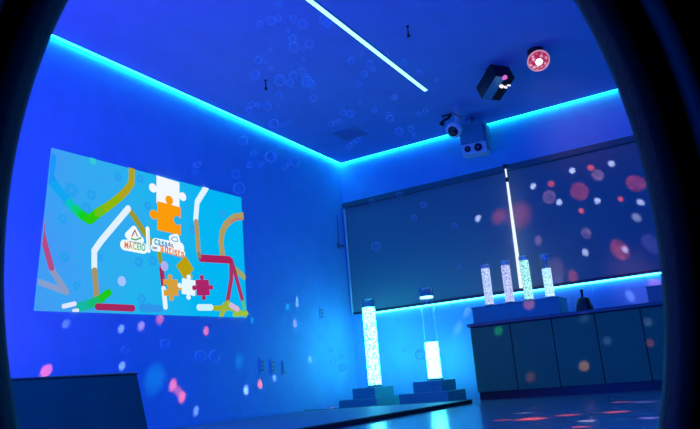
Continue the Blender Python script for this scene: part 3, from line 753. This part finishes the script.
gobo('party_light', SPOTL, 75.0, sp(lef, SPOTL))

# ------------------------------------------------------------------ soap bubbles drifting in the room
raw = []
for x, y, r in ((467,12,18),(435,98,20),(470,90,14),(488,68,10),(380,118,16),(430,238,9),(372,288,16),(408,292,8)): 
    if 180+x/4.767 < 280: raw.append((180+x/4.767, y/4.767, r/4.767))
for x, y, r in ((108,12,15),(85,80,14),(112,72,12),(170,75,13),(207,95,18),(166,150,14),(172,185,18),(232,172,16),(205,192,9),(288,80,16),(302,95,14),(320,98,10),(30,238,14),(20,295,18),(80,270,9),(115,315,20),(155,325,14),(168,295,14),(202,280,12),(222,320,20),(240,330,16),(222,300,12),(245,385,13),(112,372,12),(67,415,15),(28,412,9),(8,408,12),(108,418,8),(38,98,12),(148,120,8),(395,238,13),(437,215,9),(465,250,13),(480,270,10),(445,290,13),(427,330,10),(428,402,8),(250,2,9),(80,195,7),(208,232,6),(60,238,8)):
    raw.append((250+x/3.9, y/3.9, r/3.9))
for x, y, r in ((370,122,10),(345,112,12),(328,145,14),(448,210,22),(490,215,9),(510,205,7),(525,195,6),(302,290,20),(350,350,12),(365,342,8),(433,365,25),(455,358,12),(335,405,14),(325,412,8),(380,405,12),(400,395,7),(85,402,15),(72,408,10),(98,392,8),(550,390,20),(515,405,10),(498,420,10),(475,75,15)):
    raw.append((180+x/4.767, 80+y/4.767, r/4.767))
for x, y, r in ((382,75,9),(322,55,10),(440,112,8),(430,105,6),(492,135,8),(350,192,9),(282,235,9),(335,265,12),(330,250,8),(365,308,13),(405,298,9),(418,318,7),(430,250,8),(455,238,8),(178,245,10),(203,248,12),(165,272,9),(138,282,9),(150,275,6),(200,355,9),(214,345,8),(228,335,9),(235,212,8),(75,198,12)):
    raw.append((290+x/3.353, 40+y/3.353, r/3.353))
for x, y, r in ((165,44,4.5),(201,56,5.5),(215,56,5.5),(125,50,3.5),(165,78,4)): raw.append((x, 300+y, r))
for x, y, r in ((195,118,7),(212,200,7),(35,252,11),(30,220,7),(260,215,14),(258,200,8)): raw.append((330+x/2.88, 280+y/2.88, r/2.88))
for x, y, r in ((125,45,9),(232,18,10),(325,58,11),(290,108,10),(140,220,16),(465,300,8),(445,140,10)): raw.append((340+x/3.9, 190+y/3.9, r/3.9))
for x, y, r in ((330,88,26),(315,20,18),(118,10,12)): raw.append((170+x/4.767, 170+y/4.767, r/4.767))
for x, y, r in ((372,248,14),(430,318,9),(440,372,15)): raw.append((250+x/5.3, 290+y/5.3, r/5.3))
bub = []
for b in raw:
    if all(math.hypot(b[0]-c_[0], b[1]-c_[1]) > 1.6 for c_ in bub): bub.append(b)
bm = bmesh.new(); bmesh.ops.create_icosphere(bm, subdivisions=3, radius=1.0)
for f in bm.faces: f.smooth = True
bme = bpy.data.meshes.new('soap_bubble'); bm.to_mesh(bme); bm.free(); bme.materials.append(M['soap'])
def zone(x, y):
    yl = 165-0.448*(340-x) if x < 340 else 165-0.265*(x-340)
    if y < yl:
        if x < 303 or (y-0) > (x-303)*0.735:
            if y > 95: return ('small clear soap bubble drifting below the ceiling near the room corner', 'soap bubbles near the room corner')
            return ('small clear soap bubble drifting below the ceiling left of the light bar', 'soap bubbles left of the light bar')
        return ('tiny clear soap bubble drifting below the ceiling right of the light bar', 'soap bubbles right of the light bar')
    if x < 340 and y < 300: return ('small clear soap bubble drifting in front of the upper left wall under the cyan strip', 'soap bubbles before the upper left wall')
    if x < 340: return ('faint soap bubble drifting low in front of the left wall', 'soap bubbles before the lower left wall')
    if y < 310 and x > 345: return ('tiny faint soap bubble drifting in front of the dark blind', 'soap bubbles before the blind')
    return ('faint soap bubble drifting beside the tall bubble tubes', 'soap bubbles beside the tall tubes')
for x, y, r in bub:
    dist = random.uniform(2.4, 3.8)
    o = bpy.data.objects.new('soap_bubble', bme)
    o.location = CAM+ray(x, y)*dist
    s = r*dist/FPX*1.1
    o.scale = (s, s, s*random.uniform(0.95, 1.0))
    lb, gp = zone(x, y)
    COL.objects.link(o); tag(o, lb, 'soap bubble', gp)

# ------------------------------------------------------------------ the dark oval mouth of the pod the view looks out of
pod = thing('sensory_pod', 'dark padded pod with an oval mouth framing the whole view', 'pod', (CAM.x-0.1, CAM.y+0.15, 0.0))
ea, eb, tilt = 328.7, 484.1, math.atan2(-0.0773, 0.997)
def pod_pt(t, off, dep):
    # the mouth is an oval of 33 by 48 cm, drawn at its own distance; off = distance outwards, dep = distance from the eye
    k = dep/FPX
    u = (ea+off)*math.cos(t); v = (eb+off)*math.sin(t)
    x = u*math.cos(tilt)-v*math.sin(tilt); y = u*math.sin(tilt)+v*math.cos(tilt)
    p = CAM + fw*dep + rt*((334.0-350+x)*k) - up*((310.1-214.5+y)*k)
    if p.z < 0.006: p = V((p.x, p.y, 0.006))
    return p
def band(prof, n=160):
    mb = MB(); vs = []; k = len(prof)
    for i in range(n):
        t_ = 2*PI*i/n
        for off, dep in prof: vs.append(pod_pt(t_, off, dep))
    fs = [(i*k+j, i*k+(j+1) % k, ((i+1) % n)*k+(j+1) % k, ((i+1) % n)*k+j) for i in range(n) for j in range(k)]
    return mb.add(vs, fs, True)
band([(0, 0.36), (4, 0.352), (14, 0.342), (28, 0.330), (34, 0.334), (36, 0.356), (30, 0.368), (8, 0.368)]).build('lip', M['pod_lip'], pod)
band([(34, 0.345), (60, 0.349), (63, 0.358), (34, 0.368)]).build('padding', M['pod'], pod)
band([(57, 0.349), (62, 0.343), (69, 0.341), (76, 0.343), (80, 0.350), (76, 0.358), (60, 0.358)]).build('reflection_band', M['reflection_band'], pod)  # blue reflection on the rim, modelled as a coloured raised band
band([(80, 0.352), (110, 0.343), (190, 0.30), (330, 0.22), (650, 0.13), (690, 0.13), (370, 0.23), (215, 0.325), (125, 0.366), (80, 0.368)]).build('shell', M['pod'], pod)
